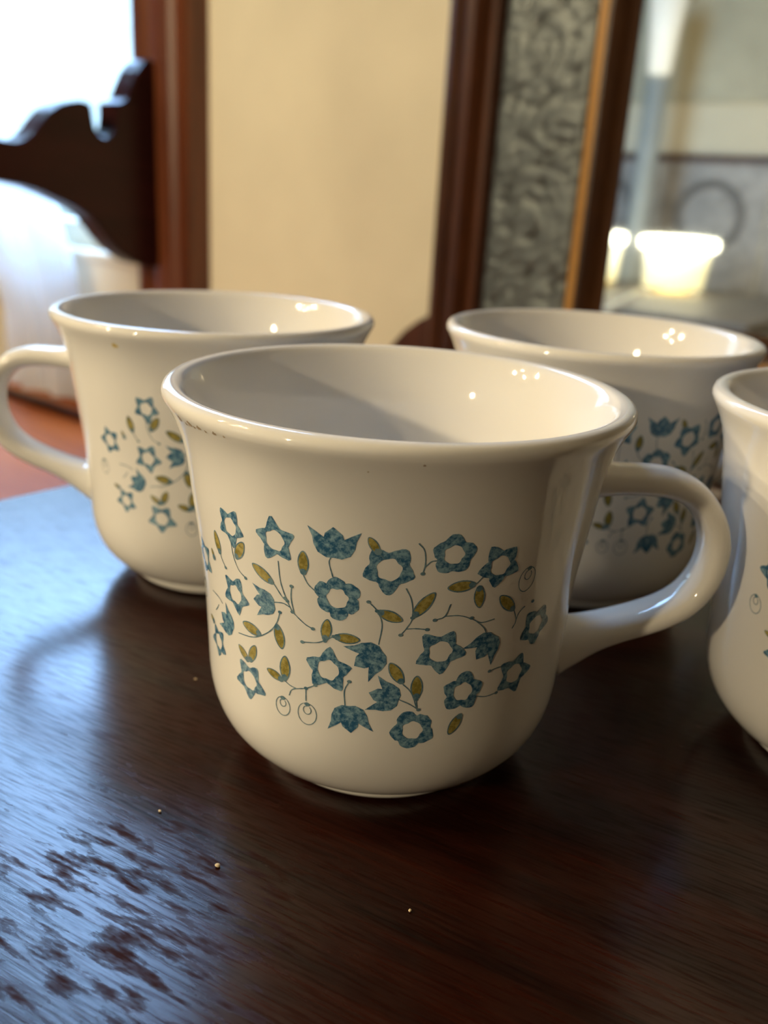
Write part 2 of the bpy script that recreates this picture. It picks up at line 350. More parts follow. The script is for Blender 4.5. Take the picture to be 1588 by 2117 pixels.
for k in range(4): obj('outer_moulding', frame_side(OUTP, k), M['frame_wood'], mi, False)
for k in range(4): obj('inner_moulding', frame_side(INP, k), M['inner_wood'], mi, False)
for k in range(4): obj('lit_facet', frame_side(LITP, k), M['inner_wood_lit'], mi, False)['label'] = 'golden-brown inner edge with the lit tone in its colour'
# embossed tin strips
def emboss(u, v):
    """acanthus-like scrolls: u along the strip, v across, both in metres; height 0..1"""
    du = noise.noise(Vector((u * 28, v * 28, 3.1))) * 0.016; dv = noise.noise(Vector((u * 28, v * 28, 9.7))) * 0.012
    uu, vv = u + du, v + dv
    per = 0.072; c = (uu / per) % 1.0 - 0.5; k = math.floor(uu / per)
    x = c * per; y = vv - 0.046 + (0.014 if int(k) % 2 else -0.014)
    r = math.hypot(x, y); a = math.atan2(y, x)
    s = 0.5 + 0.5 * math.cos(r * 480 - a * 3 + (1.5 if int(k) % 2 else 0))
    n1 = 0.5 + 0.5 * noise.noise(Vector((u * 60, v * 45, 1.0)))
    n2 = 1 - abs(noise.noise(Vector((u * 85, v * 40, 4.0)))) * 2.2            # thin creases
    h = 0.35 + 0.22 * s ** 0.6 + 0.40 * n1 - 0.45 * max(0, n2 - 0.72) / 0.28 * (1 if n1 < 0.55 else 0.3)
    rib = 0.5 + 0.5 * math.cos(u * 620 + 3 * noise.noise(Vector((u * 30, v * 30, 5)))); edge = min(v, 0.092 - v)
    if v < 0.018: h = 0.7 * h + 0.22 * rib
    h = max(0, h)
    return h * min(1, edge / 0.006)
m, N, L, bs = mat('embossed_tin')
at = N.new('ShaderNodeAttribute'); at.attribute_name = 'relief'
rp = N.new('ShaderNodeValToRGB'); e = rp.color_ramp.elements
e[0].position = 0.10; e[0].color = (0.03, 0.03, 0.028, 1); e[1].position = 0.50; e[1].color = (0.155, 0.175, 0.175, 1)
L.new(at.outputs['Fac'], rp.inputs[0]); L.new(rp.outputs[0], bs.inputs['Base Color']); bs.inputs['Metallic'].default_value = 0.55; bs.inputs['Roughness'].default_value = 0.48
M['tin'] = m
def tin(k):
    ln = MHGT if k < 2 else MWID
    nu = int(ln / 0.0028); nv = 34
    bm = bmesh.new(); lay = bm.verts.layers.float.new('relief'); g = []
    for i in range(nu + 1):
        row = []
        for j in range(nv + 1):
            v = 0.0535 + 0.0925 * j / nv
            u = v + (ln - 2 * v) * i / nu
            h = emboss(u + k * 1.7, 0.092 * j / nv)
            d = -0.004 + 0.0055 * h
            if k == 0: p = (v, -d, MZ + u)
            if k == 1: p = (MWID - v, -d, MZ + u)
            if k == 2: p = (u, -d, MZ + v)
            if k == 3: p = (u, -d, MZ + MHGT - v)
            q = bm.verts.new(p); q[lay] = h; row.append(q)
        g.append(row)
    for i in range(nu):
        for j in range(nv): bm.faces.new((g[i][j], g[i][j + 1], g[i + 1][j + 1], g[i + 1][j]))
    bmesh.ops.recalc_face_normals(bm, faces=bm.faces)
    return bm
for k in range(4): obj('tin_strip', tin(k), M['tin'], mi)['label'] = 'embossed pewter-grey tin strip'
m, N, L, bs = mat('old_mirror_silver')
bs.inputs['Base Color'].default_value = (0.80, 0.80, 0.74, 1); bs.inputs['Metallic'].default_value = 1.0; bs.inputs['Roughness'].default_value = 0.03
M['silver'] = m
b = bmesh.new(); box(b, 0.178, MWID - 0.178, 0.001, 0.006, MZ + 0.178, MZ + MHGT - 0.178); obj('mirror_glass', b, M['silver'], mi, False)
b = bmesh.new(); box(b, 0.056, MWID - 0.056, 0.010, 0.026, MZ + 0.056, MZ + MHGT - 0.056); obj('back_board', b, M['frame_wood'], mi, False)
# rounded scroll feet at both lower corners
for s in (0, 1):
    pts = []
    for i in range(19):
        a = R(-8 + i * 9.6); pts.append((-0.004 - 0.062 + 0.052 * math.cos(a) * 1.25 + 0.0, 0))
    foot = [(0.030, DZ + 0.0008), (-0.100, DZ + 0.0008), (-0.104, DZ + 0.018), (-0.098, DZ + 0.040), (-0.088, DZ + 0.062), (-0.083, DZ + 0.085), (-0.080, DZ + 0.110), (-0.075, DZ + 0.134), (-0.066, DZ + 0.158), (-0.053, DZ + 0.178), (-0.038, DZ + 0.194), (-0.022, DZ + 0.206), (-0.004, DZ + 0.216), (0.012, DZ + 0.219), (0.030, DZ + 0.200)]
    b = bmesh.new()
    prism(b, [((x if s == 0 else MWID - x), z) for x, z in foot], lambda a, c, t: (a, t, c), 0.026, -0.003 + 0.006, 0.003)
    obj('scroll_foot', b, M['frame_wood'], mi, False)
b = bmesh.new(); box(b, 0.031, MWID - 0.031, 0.004, 0.026, DZ + 0.0008, MZ + 0.004, 0.003); obj('base_rail', b, M['frame_wood'], mi, False)

# ---------------------------------------------------------------- dark table
tb = thing('table', 'dark mahogany table top with worn glossy finish carrying the four mugs', 'table', RM)
TX0, TX1, TY0, TY1 = 0.241, 1.75, -1.12, -0.41
b = bmesh.new()
pts = [(TX0 + 0.012, TY1), (TX1, TY1), (TX1, TY0), (TX0 + 0.012, TY0)]
for i in range(1, 12):
    t = i / 12; pts.append((TX0 + 0.012 - 0.012 * math.sin(PI * t), TY0 + (TY1 - TY0) * t))
prism(b, pts, lambda a, c, t: (a, c, t), -0.024, 0.0, 0.004)
obj('table_top', b, M['table'], tb, False)
b = bmesh.new()
box(b, TX0 + 0.05, TX1 - 0.05, TY0 + 0.05, TY0 + 0.07, -0.115, -0.0245); box(b, TX0 + 0.05, TX1 - 0.05, TY1 - 0.07, TY1 - 0.05, -0.115, -0.0245)
box(b, TX0 + 0.05, TX0 + 0.07, TY0 + 0.07, TY1 - 0.07, -0.115, -0.0245); box(b, TX1 - 0.07, TX1 - 0.05, TY0 + 0.07, TY1 - 0.07, -0.115, -0.0245)
obj('apron', b, M['table'], tb, False)
for x in (TX0 + 0.08, TX1 - 0.08):
    for y in (TY0 + 0.08, TY1 - 0.08):
        b = bmesh.new(); lathe(b, [(0, ZF + 0.0005), (0.016, ZF + 0.0005), (0.018, ZF + 0.05), (0.014, ZF + 0.08), (0.022, ZF + 0.35), (0.027, ZF + 0.50), (0.020, ZF + 0.53), (0.030, ZF + 0.56), (0.030, -0.03), (0, -0.03)], 20, cx=x, cy=y)
        obj('leg', b, M['table'], tb)

# ---------------------------------------------------------------- printed mugs
FLOWERS = [(205.6, 46.2, 3.6, 5, 110, 1), (225.6, 56.9, 3.5, 5, 60, 1), (224.3, 43.4, 3.7, 5, 135, 1), (211.6, 30.1, 3.2, 5, 120, 1), (228.7, 26.9, 3.9, 5, -90, 1), (241.0, 57.4, 3.9, 5, 97, 1), (257.4, 49.0, 3.9, 6, 95, 0), (269.7, 55.4, 4.3, 5, 55, 0.6), (284.6, 58.3, 3.6, 5, 90, 0.2), (297.2, 55.5, 3.9, 5, 50, 0.7), (315.0, 41.1, 3.9, 5, 62, 0.6), (284.4, 39.7, 4.3, 5, 62, 0.9), (309.3, 32.2, 4.0, 5, 70, 0.9), (292.2, 31.1, 3.8, 5, 85, 0.3), (278.8, 24.0, 3.8, 5, 45, 0.1), (255.1, 34.7, 4.1, 5, 88, 0.9)]
TULIPS = [(256.6, 58.9, 5.2, 6.6, 90), (266.1, 38.3, 5.4, 5.8, 215), (236.2, 44.7, 4.6, 4.6, 185), (218.7, 36.1, 4.4, 5.0, 150), (261.4, 25.8, 5.2, 6.0, 275), (270.9, 30.7, 5.0, 5.4, 165), (297.5, 39.8, 5.0, 5.6, 235)]
LEAVES = [(217.2, 54.3, 218.7, 49.8), (213.0, 49.8, 214.3, 47.9), (230.4, 54.9, 226.3, 50.9), (232.8, 51.5, 239.8, 48.9), (248.8, 56.8, 248.6, 52.2), (264.6, 61.0, 267.3, 58.1), (254.9, 44.7, 254.1, 40.3), (263.5, 41.5, 256.5, 41.5), (226.7, 38.4, 234.3, 37.7), (241.3, 36.4, 239.8, 41.2), (224.2, 33.2, 228.7, 30.8), (231.7, 34.9, 229.1, 30.9), (235.9, 31.3, 241.6, 30.1), (242.3, 35.3, 242.1, 30.2), (281.2, 51.4, 276.2, 46.5), (273.9, 45.8, 267.4, 47.5), (284.0, 52.1, 291.4, 52.5), (293.5, 47.7, 292.3, 52.2), (299.0, 49.5, 304.8, 45.8), (271.4, 37.6, 275.2, 33.4), (278.8, 35.1, 279.2, 30.3), (289.4, 22.4, 292.6, 26.6), (205.0, 33.9, 208.5, 33.2)]
STEMS = [[(241.6, 53.7), (241.9, 49.8), (243.3, 46.8), (245.0, 44.5)], [(245.0, 44.5), (248.5, 42.8), (250.8, 42.2)], [(239.8, 48.9), (242.3, 46.8), (243.6, 46.4)], [(245.1, 49.5), (244.8, 47.1), (245.4, 44.6)], [(239.2, 45.3), (242.2, 45.7), (244.3, 45.3)], [(248.6, 52.2), (249.9, 50.6), (252.1, 49.5)], [(255.9, 56.6), (255.4, 55.4), (256.3, 52.9)], [(224.4, 35.6), (231.2, 36.5), (236.8, 38.8), (239.8, 41.3), (241.1, 43.7)], [(247.7, 39.1), (252.5, 39.8), (256.5, 41.5)], [(265.2, 49.1), (267.4, 47.5), (268.8, 44.9), (268.2, 41.0)], [(274.0, 52.1), (275.6, 49.8), (276.2, 46.5), (275.1, 44.6), (273.6, 43.1)], [(274.9, 44.3), (277.3, 44.4), (280.2, 44.2)], [(276.0, 60.4), (277.5, 59.1), (278.0, 56.7), (277.6, 54.9)], [(277.9, 56.0), (279.3, 57.1), (280.8, 57.3)], [(281.9, 46.0), (284.4, 46.7), (285.5, 49.0)], [(284.4, 46.7), (288.3, 46.6), (291.8, 45.7), (294.8, 44.7), (298.7, 45.0)], [(293.3, 45.1), (295.8, 43.6), (296.9, 42.3)], [(304.8, 45.8), (306.2, 43.6), (305.3, 42.1)], [(308.5, 46.1), (306.7, 45.0), (306.1, 43.4)], [(243.5, 27.5), (244.7, 29.0), (248.8, 30.0), (251.6, 31.1)], [(248.8, 30.0), (248.8, 27.4)], [(242.1, 30.2), (244.0, 29.6), (245.8, 29.4)], [(261.0, 33.1), (259.8, 31.1), (260.1, 28.1)], [(274.5, 30.3), (277.6, 29.3), (280.0, 28.2)], [(275.2, 33.4), (277.6, 31.7), (279.6, 28.3)], [(279.2, 30.3), (279.6, 28.3)], [(306.3, 34.3), (302.8, 34.6), (299.9, 34.3)], [(296.7, 29.6), (299.9, 29.1), (303.4, 29.3)], [(225.1, 54.3), (225.4, 51.4), (227.0, 49.0), (229.7, 47.9)], [(218.7, 49.8), (219.8, 48.6), (220.8, 47.8)], [(209.5, 40.2), (213.7, 40.1), (216.5, 39.4)], [(210.9, 36.5), (212.7, 37.6), (213.6, 38.4)], [(291.4, 52.5), (293.0, 53.8)], [(267.3, 58.1), (268.5, 57.3)]]
DOTS = [(250.8, 42.2), (245.0, 44.5), (245.1, 49.5), (241.1, 43.7), (247.7, 39.1), (254.1, 40.3), (256.5, 41.5), (265.2, 49.1), (267.4, 47.5), (273.6, 43.1), (280.2, 44.2), (277.6, 54.9), (281.9, 46.0), (291.7, 45.9), (248.8, 30.0), (251.6, 31.1), (242.1, 30.4), (261.0, 33.1), (280.0, 28.2), (279.1, 30.3), (299.9, 34.3), (303.4, 29.3), (229.7, 47.9), (220.8, 47.8), (243.6, 46.4), (276.2, 46.5), (311.2, 46.6), (243.0, 46.8)]
BERRIES = [(241.4, 24.8, 1.5, 1.9), (249.2, 24.8, 1.8, 2.2), (306.9, 51.7, 1.8, 2.4), (199.6, 38.1, 1.6, 2.0)]
CRUMBS = [(-0.0252, 0.1284, 0.00042, 'largest pale crumb, lying in front left of the nearest mug'), (0.0083, 0.1207, 0.00028, 'tiny yellow crumb lying straight in front of the nearest mug'), (-0.0387, 0.142, 0.00028, 'small reddish crumb between the sheen and the nearest mug'), (-0.0424, 0.1904, 0.00028, 'small pale crumb left of the nearest mug, beside its body')]

OUTER = [(22.6, 0.0), (23.9, 0.3), (24.6, 1.0), (24.7, 1.9), (24.4, 2.7), (24.4, 3.1), (25.2, 3.5), (26.6, 3.9), (28.6, 4.7), (30.5, 6.0), (32.4, 8.2), (33.8, 10.3), (34.8, 12.6), (35.6, 15.2), (36.1, 18.0), (36.35, 21.0), (36.5, 25.0), (36.75, 30.0), (37.0, 35.0), (37.35, 40.0), (37.8, 44.5), (38.3, 48.5), (38.85, 52.5), (39.4, 56.5), (39.85, 60.0), (40.3, 63.5), (40.9, 66.5), (41.7, 69.3), (42.6, 71.6), (43.5, 73.4), (44.2, 74.6)]
LIP = [(44.65, 75.6), (44.6, 76.4), (44.2, 77.1), (43.5, 77.5), (42.6, 77.6), (41.7, 77.3), (41.0, 76.7)]
INNER = [(40.4, 75.6), (39.6, 73.6), (38.7, 71.2), (37.9, 68.5), (37.2, 65.0), (36.6, 61.0), (36.0, 56.0), (35.3, 50.0), (34.7, 44.0), (34.2, 38.0), (33.8, 32.0), (33.4, 26.0), (33.0, 20.0), (32.2, 15.0), (30.8, 11.0), (28.4, 8.0), (24.5, 6.2), (18.0, 5.4), (9.0, 5.1), (0, 5.0)]
BOTTOM = [(0, 1.6), (20.5, 1.6), (21.6, 0.2)]
def radius(z):
    for (r0, z0), (r1, z1) in zip(OUTER, OUTER[1:]):
        if z <= z1: return r0 + (r1 - r0) * (z - z0) / (z1 - z0)
    return OUTER[-1][0]
LIFT = 0.045
def on_mug(phi, z, lift=LIFT):
    r = radius(z) + lift
    return Vector((r * math.cos(R(phi)) / 1000, r * math.sin(R(phi)) / 1000, z / 1000))
def patch(bm, phi, z, loops, mi_, lift=LIFT):
    """closed rings of local mm offsets (right, up) around a point of the wall, outermost first"""
    vr = []
    for lp in loops:
        vr.append([bm.verts.new(on_mug(phi + math.degrees(dx / radius(z)), z + dz, lift)) for dx, dz in lp])
    for a, c in zip(vr, vr[1:]):
        n = len(a)
        for i in range(n):
            q = [a[i], a[(i + 1) % n], c[(i + 1) % len(c)], c[i % len(c)]]; q = list(dict.fromkeys(q))
            f = bm.faces.new(q); f.material_index = mi_
def print_mesh(rot):
    bm = bmesh.new(); rnd = random.Random(3)
    for phi, z, r, n, tip, pt in FLOWERS:                      # open flowers with a bare centre
        K = n * 10; outer = []; inner = []; mid = []
        for i in range(K):
            a = 2 * PI * i / K; ph = ((a - R(tip)) * n / (2 * PI)) % 1.0; d = abs(ph - 0.5) * 2      # 1 at a petal tip, 0 between petals
            pointed = 0.66 + 0.46 * d ** 1.5; rounded = 0.74 + 0.30 * math.sqrt(max(0, 1 - (1 - d) ** 2))
            ro = r * (pt * pointed + (1 - pt) * rounded) * (1 + 0.04 * math.sin(3 * a + phi) + 0.07 * noise.noise(Vector((4 * math.cos(a), 4 * math.sin(a), phi))))
            ri = r * 0.47 * (1 + 0.05 * math.sin(n * a + 1) + 0.04 * math.sin(7 * a + phi))
            outer.append((ro * math.cos(a), ro * math.sin(a))); inner.append((ri * math.cos(a), ri * math.sin(a)))
            mm = ro * 0.55 + ri * 0.45; mid.append((mm * math.cos(a), mm * math.sin(a)))
        patch(bm, phi + rot, z, [outer, mid, inner], 0)
    for phi, z, ln, wd_, d in TULIPS:                          # solid three-pointed blooms
        base = [(-0.46, 0.0), (-0.48, 0.20), (-0.34, 0.42), (-0.08, 0.53), (0.18, 0.56), (0.52, 0.68), (0.34, 0.42), (0.16, 0.27), (0.36, 0.23), (0.60, 0.02), (0.36, -0.22), (0.16, -0.27), (0.34, -0.42), (0.52, -0.68), (0.18, -0.56), (-0.08, -0.53), (-0.34, -0.42), (-0.48, -0.20)]
        # refine outline
        out = []
        for (x0, y0), (x1, y1) in zip(base, base[1:] + base[:1]):
            for k in range(3): out.append((x0 + (x1 - x0) * k / 3, y0 + (y1 - y0) * k / 3))
        ca, sa = math.cos(R(d)), math.sin(R(d))
        def tr(s): return [((x * ln * s) * ca - (y * wd_ * s) * sa, (x * ln * s) * sa + (y * wd_ * s) * ca) for x, y in out]
        patch(bm, phi + rot, z, [tr(1), tr(0.7), tr(0.4), tr(0.15), [(0, 0)]], 0)
    for p1, z1, p2, z2 in LEAVES:                              # tip -> base, olive with a dark outline
        rr = radius((z1 + z2) / 2); dx = R(p2 - p1) * rr; dz = z2 - z1; ln = math.hypot(dx, dz); wd_ = min(1.15, 0.23 * ln)
        cxp, czp = (p1 + p2) / 2, (z1 + z2) / 2; ux, uz = dx / ln, dz / ln
        def leaf(s, t):
            o_ = []
            for i in range(20):
                a = 2 * PI * i / 20; x = math.cos(a) * ln / 2 * s; y = math.sin(a) * wd_ * t * (1 - 0.25 * abs(math.cos(a)) ** 2)
                o_.append((ux * x - uz * y, uz * x + ux * y))
            return o_
        patch(bm, cxp + rot, czp, [leaf(1, 1), leaf(0.90, 0.78)], 2, LIFT)
        patch(bm, cxp + rot, czp, [leaf(0.90, 0.78), leaf(0.5, 0.4), [(0, 0)]], 1, LIFT)
        k = 0.36                                               # dark base of the leaf
        patch(bm, cxp + rot + math.degrees(ux * ln * k / rr), czp + uz * ln * k, [[(0.62 * math.cos(a * PI / 5), 0.62 * math.sin(a * PI / 5)) for a in range(10)], [(0, 0)]], 2, LIFT + 0.02)
    def stroke(pts, wd_=0.10):
        P = catmull([(p, q, 0) for p, q in pts], 6)
        L_, R_ = [], []
        for i, p in enumerate(P):
            a, c = P[max(0, i - 1)], P[min(len(P) - 1, i + 1)]; rr = radius(p.y)
            tx, tz = R(c.x - a.x) * rr, c.y - a.y; l = math.hypot(tx, tz) or 1
            ww = wd_ * (0.8 + 0.4 * rnd.random())
            nx, nz = -tz / l * ww, tx / l * ww
            L_.append(bm.verts.new(on_mug(p.x + rot + math.degrees(nx / rr), p.y + nz))); R_.append(bm.verts.new(on_mug(p.x + rot - math.degrees(nx / rr), p.y - nz)))
        for i in range(len(P) - 1):
            f = bm.faces.new((L_[i], L_[i + 1], R_[i + 1], R_[i])); f.material_index = 2
    for s in STEMS: stroke(s)
    for p, z in DOTS: patch(bm, p + rot, z, [[(0.40 * math.cos(a * PI / 5), 0.33 * math.sin(a * PI / 5)) for a in range(10)], [(0, 0)]], 2, LIFT + 0.02)
    for p, z, rx, rz in BERRIES:                               # outlined berries with a small curl
        rr = radius(z)
        stroke([(p + math.degrees(rx * math.cos(a) / rr), z + rz * math.sin(a)) for a in [R(90 + i * 30) for i in range(13)]], 0.075)
        stroke([(p + math.degrees(rx * 0.42 * math.cos(a) / rr), z + 0.35 * rz + rz * 0.38 * math.sin(a)) for a in [R(90 + i * 36) for i in range(10)]], 0.075)
        patch(bm, p + rot, z + rz * 0.9, [[(0.55 * math.cos(a * PI / 5), 0.4 * math.sin(a * PI / 5)) for a in range(10)], [(0, 0)]], 2, LIFT + 0.02)
    bmesh.ops.recalc_face_normals(bm, faces=bm.faces)
    for f in bm.faces:
        c = f.calc_center_median()
        if f.normal.x * c.x + f.normal.y * c.y < 0: f.normal_flip()
    return bm
def ink(name, c0, c1, scale):
    m, N, L, bs = mat(name)
    tc = N.new('ShaderNodeTexCoord'); nz = N.new('ShaderNodeTexNoise'); nz.inputs['Scale'].default_value = scale; nz.inputs['Detail'].default_value = 6; nz.inputs['Roughness'].default_value = 0.7
    L.new(tc.outputs['Object'], nz.inputs['Vector']); rp = N.new('ShaderNodeValToRGB'); e = rp.color_ramp.elements
    e[0].position = 0.42; e[0].color = tuple(c0) + (1,); e[1].position = 0.60; e[1].color = tuple(c1) + (1,)
    L.new(nz.outputs['Fac'], rp.inputs[0]); L.new(rp.outputs[0], bs.inputs['Base Color']); bs.inputs['Roughness'].default_value = 0.12
    return m
M['blue'] = ink('blue_flower_print', (0.030, 0.12, 0.23), (0.25, 0.42, 0.52), 900)
M['olive'] = ink('olive_leaf_print', (0.24, 0.20, 0.045), (0.46, 0.38, 0.12), 700)
M['line'] = ink('dark_teal_line_print', (0.075, 0.17, 0.24), (0.19, 0.30, 0.35), 600)

def mug_body():
    bm = bmesh.new(); lathe(bm, [(r / 1000, z / 1000) for r, z in BOTTOM + OUTER + LIP + INNER], 128); return bm
HAN = [(35.2, 61.4), (39.5, 61.2), (44.0, 61.2), (48.8, 61.3), (54.2, 61.0), (59.0, 59.2), (62.6, 55.6), (64.8, 51.2), (65.4, 46.5), (64.4, 41.4), (61.8, 36.8), (58.0, 33.6), (53.2, 31.2), (48.0, 29.2), (43.0, 27.2), (38.8, 25.4), (35.0, 24.2)]
def mug_handle():
    bm = bmesh.new(); P = catmull([(x / 1000, 0, z / 1000) for x, z in HAN], 5); n = len(P); rings = []
    for i, p in enumerate(P):
        t = (P[min(n - 1, i + 1)] - P[max(0, i - 1)]).normalized(); nn = Vector((-t.z, 0, t.x)); s = i / (n - 1)
        th = 2.8 + 2.8 * max(0, 1 - s / 0.16) ** 2 + 3.6 * max(0, 1 - (1 - s) / 0.22) ** 2
        wd_ = 5.6 + 1.6 * max(0, 1 - s / 0.16) ** 2 + 2.0 * max(0, 1 - (1 - s) / 0.22) ** 2
        rings.append([bm.verts.new(p + nn * (th / 1000 * math.copysign(abs(math.cos(a)) ** 0.85, math.cos(a))) + Vector((0, wd_ / 1000 * math.copysign(abs(math.sin(a)) ** 0.85, math.sin(a)), 0))) for a in [2 * PI * k / 24 for k in range(24)]])
    for a, c in zip(rings, rings[1:]):
        for k in range(24): bm.faces.new((a[k], a[(k + 1) % 24], c[(k + 1) % 24], c[k]))
    bm.faces.new(rings[0]); bm.faces.new(rings[-1]); bmesh.ops.recalc_face_normals(bm, faces=bm.faces)
    return bm
GRP = 'white floral mugs on the dark table'
def at_table(x, y, rz): return Matrix.Translation((x, y, TABLE + 0.0003)) @ Matrix.Rotation(R(rz), 4, 'Z')
mug = thing('mug', 'nearest white mug, blue flowers and olive leaves, handle to the right', 'mug', at_table(0.0016, 0.1732, 0), GRP)
obj('cup_body', mug_body(), M['ceramic'], mug); obj('handle', mug_handle(), M['ceramic'], mug)
for rr in (0, 209): obj('floral_print', print_mesh(rr), None, mug, True, [M['blue'], M['olive'], M['line']])['label'] = 'printed blue flowers and olive leaves'
base_parts = list(mug.children)
for x, y, rz, lab in ((-0.0506, 0.2607, 180, 'white floral mug behind left with its handle to the left, by the window'),
                      (0.0596, 0.2662, 28, 'white floral mug at the back right in front of the mirror'),
                      (0.1109, 0.1800, -1, 'white floral mug at the right edge, partly out of view')):
    c = mug.copy(); C.objects.link(c); c.matrix_world = at_table(x, y, rz); c['label'] = lab
    for ch in base_parts:
        d = ch.copy(); C.objects.link(d); d.parent = c
# small marks on two mugs
M['stain'] = plain('yellow_stain', (0.62, 0.45, 0.05), 0.4); M['wear'] = plain('worn_brown_glaze', (0.42, 0.33, 0.23), 0.5, 0.2, 900)
def fleck(bm, phi, z, r, lift=0.05):
    patch(bm, phi, z, [[(r * (0.8 + 0.3 * math.sin(a * 2.3 + phi)) * math.cos(a * PI / 6), r * 0.7 * (0.8 + 0.3 * math.cos(a * 1.7)) * math.sin(a * PI / 6)) for a in range(12)], [(0, 0)]], 0, lift)

b = bmesh.new()
for ph, z, r in ((-147.2, 74.0, 0.9), (-144.0, 73.7, 0.5), (-141.8, 74.1, 0.9), (-139.6, 73.9, 0.45), (-137.6, 74.2, 0.7), (-135.0, 74.0, 0.4), (-131.7, 74.3, 0.6), (-128.5, 74.3, 0.35), (-165.0, 74.2, 0.5), (-84.8, 74.4, 0.3), (-95.7, 72.6, 0.22)): fleck(b, ph, z, r)
obj('worn_rim', b, M['wear'], mug); C.objects['worn_rim']['label'] = 'brownish chips along the rim'; C.objects['worn_rim']['kind'] = 'stuff'
lm_ = [o for o in C.objects if o.get('label', '').startswith('white floral mug behind left')][0]
b = bmesh.new(); fleck(b, -113.4 - 180, 72.6, 0.95); obj('stain', b, M['stain'], lm_)['label'] = 'small yellow stain below the rim'

# ---------------------------------------------------------------- crumbs
for i, (x, y, s, lab) in enumerate(CRUMBS):
    b = bmesh.new(); bmesh.ops.create_icosphere(b, subdivisions=2, radius=s)
    for v in b.verts: v.co *= 1 + 0.35 * noise.noise(v.co / s * 1.3 + Vector((i * 5, 0, 0))); v.co.z *= 0.6; v.co.x *= 1.2
    zmin = min(v.co.z for v in b.verts)
    for v in b.verts: v.co.z -= zmin
    o = obj('crumb', b, M['crumb']); o.location = (x, y, TABLE + 0.0001); o.rotation_euler[2] = i * 1.1
    tag(o, lab, 'crumb', 'crumbs on the dark table')

# ---------------------------------------------------------------- chandelier (its bulbs light the mugs)
ch = thing('chandelier', 'brass chandelier with five warm bulbs over the room', 'chandelier', RM @ Matrix.Translation((CH[0], -CH[1], CH[2])))
b = bmesh.new(); lathe(b, [(0, -0.05), (0.02, -0.04), (0.035, 0.0), (0.02, 0.04), (0.008, 0.07), (0.006, ZC - CH[2] - 0.03), (0.05, ZC - CH[2] - 0.02), (0.05, ZC - CH[2] - 0.001), (0, ZC - CH[2] - 0.001)], 24); obj('stem', b, M['brass'], ch)
for k in range(5):
    a = 2 * PI * k / 5 + 0.5; dx, dy = math.cos(a), math.sin(a)
    P = catmull([(dx * 0.02, dy * 0.02, 0), (dx * 0.06, dy * 0.06, -0.04), (dx * 0.13, dy * 0.13, -0.04), (dx * 0.16, dy * 0.16, 0.0)], 6)
    b = bmesh.new(); rg = []
    for p in P: rg.append([b.verts.new(p + Vector((0.005 * math.cos(q) * -dy, 0.005 * math.cos(q) * dx, 0.005 * math.sin(q)))) for q in [2 * PI * j / 8 for j in range(8)]])
    for r0, r1 in zip(rg, rg[1:]):
        for j in range(8): b.faces.new((r0[j], r0[(j + 1) % 8], r1[(j + 1) % 8], r1[j]))
    obj('arm', b, M['brass'], ch)
    b = bmesh.new(); lathe(b, [(0, 0), (0.022, 0.004), (0.024, 0.012), (0.012, 0.014), (0.012, 0.05), (0, 0.05)], 16, cx=dx * 0.16, cy=dy * 0.16); obj('candle_cup', b, M['brass'], ch)
    ld = bpy.data.lights.new('bulb', 'POINT'); ld.energy = BULB; ld.color = BULB_COL; ld.shadow_soft_size = 0.010
    lo = bpy.data.objects.new('bulb', ld); C.objects.link(lo); lo.parent = ch; lo.location = (dx * 0.16, dy * 0.16, 0.078)

sl = thing('standing_lamp', 'slim brass standing lamp with one bare bulb, left of the table', 'lamp', RM @ Matrix.Translation((SIDE[0], -SIDE[1], ZF + 0.0005)))
b = bmesh.new(); lathe(b, [(0, 0), (0.11, 0), (0.11, 0.012), (0.02, 0.03), (0.010, 0.05), (0.010, SIDE[2] - ZF - 0.07), (0.02, SIDE[2] - ZF - 0.06), (0.018, SIDE[2] - ZF - 0.03), (0, SIDE[2] - ZF - 0.03)], 24); obj('stand', b, M['brass'], sl)
ld = bpy.data.lights.new('standing_bulb', 'POINT'); ld.energy = SIDE_BULB; ld.color = BULB_COL; ld.shadow_soft_size = 0.02
lo = bpy.data.objects.new('standing_bulb', ld); C.objects.link(lo); lo.parent = sl; lo.location = (0, 0, SIDE[2] - ZF)

# ---------------------------------------------------------------- the far side of the room, seen in the mirror
M['tinwall'] = plain('pressed_tin_panel', (0.36, 0.32, 0.265), 0.5, 0.25, 22, metal=0.3, bump=0.4, bscale=60)
M['tindark'] = plain('pressed_tin_ring', (0.16, 0.14, 0.115), 0.5, 0.2, 22, metal=0.3)
M['panelgrey'] = plain('grey_green_cloth', (0.50, 0.45, 0.31), 0.9, 0.12, 6)
wf = bpy.data.objects['wall_front']
for i in range(9):
    x = -2.25 + i * 0.5
    b = bmesh.new(); box(b, x + 0.006, x + 0.494, -NF, -NF + 0.012, -0.24, 0.285, 0.004); obj('tin_panel', b, M['tinwall'], None, False).matrix_world = RM
    p = [q for q in C.objects if q.name.startswith('tin_panel')][-1]; p.parent = wf; p.matrix_parent_inverse = wf.matrix_world.inverted()
    for rr, cz in ((0.14, 0.06),):
        b = bmesh.new(); ring = []
        for k in range(40):
            a = 2 * PI * k / 40; ring.append([b.verts.new((x + 0.25 + (rr + 0.018 * math.cos(q)) * math.cos(a), -NF + 0.012 + 0.010 * max(0, math.sin(q)), cz + (rr + 0.018 * math.cos(q)) * math.sin(a))) for q in [PI * j / 6 for j in range(7)]])
        for k in range(40):
            for j in range(6): b.faces.new((ring[k][j], ring[k][j + 1], ring[(k + 1) % 40][j + 1], ring[(k + 1) % 40][j]))
        bmesh.ops.recalc_face_normals(b, faces=b.faces)
        obj('medallion_ring', b, M['tindark'], p)
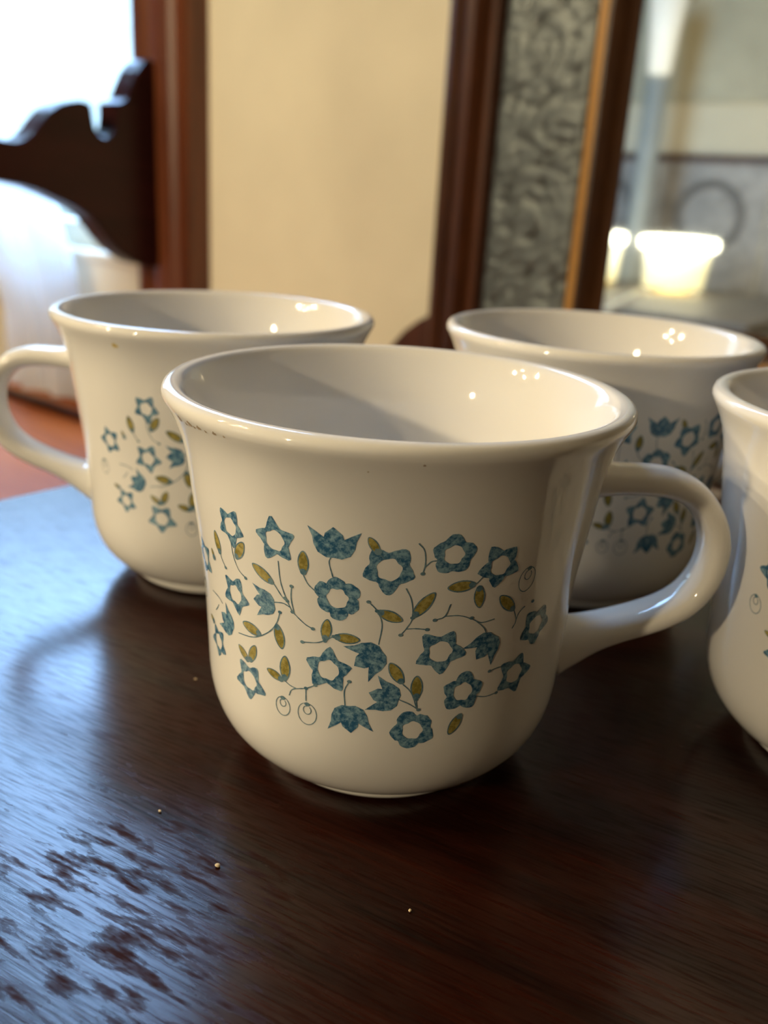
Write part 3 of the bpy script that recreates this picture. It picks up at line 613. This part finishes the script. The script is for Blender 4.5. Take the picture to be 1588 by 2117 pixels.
b = bmesh.new(); box(b, WL, WR, -NF, -NF + 0.03, 0.285, 0.315, 0.004); struct('trim_1', b, M['frame_wood'])
b = bmesh.new(); box(b, -1.95, -0.1, -NF + 0.0005, -NF + 0.02, 0.52, 1.35, 0.006)
o = obj('wall_hanging', b, M['panelgrey'], None, False); o.matrix_world = RM; tag(o, 'plain grey-green hanging on the opposite wall, seen only in the mirror', 'wall hanging')
# pale lamp on a low console
cs = thing('console_table', 'low tin-fronted console on the opposite side of the room, seen only in the mirror', 'console', RM)
b = bmesh.new(); box(b, -1.25, -0.30, -2.95, -1.95, -0.225, -0.205, 0.004); obj('console_top', b, M['tindark'], cs, False)
dx, dy = 0.216, 0.718; ll = math.hypot(dx, dy); nx_, ny_ = dy / ll * 0.012, -dx / ll * 0.012
b = bmesh.new(); prism(b, [(-0.912 - nx_, -2.573 - ny_), (-0.912 + nx_, -2.573 + ny_), (-0.912 + dx + nx_, -2.573 + dy + ny_), (-0.912 + dx - nx_, -2.573 + dy - ny_)], lambda a, c, t: (a, c, t), -0.2048, -0.2015)
obj('lit_edge_strip', b, M['cream_trim'], cs, False)['label'] = 'pale strip for light on the console edge'  # pale strip painted in for light catching the console edge
b = bmesh.new(); box(b, -1.22, -0.33, -2.92, -1.98, ZF + 0.001, -0.226, 0.004); obj('console_body', b, M['tinwall'], cs, False)
M['shade'] = glow('lit_lamp_shade', (1.0, 0.90, 0.48), LAMP_GLOW * 0.10); M['cap'] = glow('lit_lamp_rim', (1.0, 0.95, 0.75), LAMP_GLOW)
for i, (x, r, lab) in enumerate(((-0.805, 0.135, 'wide glowing lamp mirrored at the right, under the bright rim'), (-1.09, 0.068, 'narrow glowing lamp mirrored beside the mirror frame'))):
    lp = thing('table_lamp', lab, 'lamp', RM @ Matrix.Translation((x, -2.62, -0.2045)), 'lamps seen in the mirror')
    b = bmesh.new(); lathe(b, [(0, 0), (r * 0.55, 0.0), (r * 0.60, 0.01), (r * 0.3, 0.02), (0, 0.02)], 32); obj('base', b, M['brass'], lp)
    b = bmesh.new(); lathe(b, [(r * 0.78, 0.021), (r * 0.84, 0.10), (r * 0.88, 0.158), (r * 0.86, 0.158), (r * 0.76, 0.023)], 48, True); obj('lamp_shade', b, M['shade'], lp)
    b = bmesh.new(); lathe(b, [(r * 0.80, 0.159), (r * 1.0, 0.162), (r * 1.04, 0.178), (r * 1.0, 0.194), (r * 0.8, 0.197), (0, 0.197)], 48); obj('rim', b, M['cap'], lp)
fl = thing('streak_lamp', 'tall pale lamp shape added for the light streak in the upper glass', 'lamp', RM @ Matrix.Translation((-1.17, -3.05, ZF + 0.0005)))  # added lamp shape, stands in for a bright streak on the mirror
b = bmesh.new(); lathe(b, [(0, 0), (0.13, 0), (0.13, 0.015), (0.045, 0.03), (0.042, 1.34), (0, 1.34)], 24); obj('pole', b, plain('pale_streak_pole', (0.50, 0.51, 0.44), 0.5), fl)
b = bmesh.new(); lathe(b, [(0.03, 1.341), (0.045, 1.36), (0.055, 1.48), (0.075, 1.66), (0.070, 1.66), (0.05, 1.48), (0.04, 1.365)], 32, True); obj('lamp_shade', b, glow('streak_glow', (1.0, 0.96, 0.80), 0.5), fl)
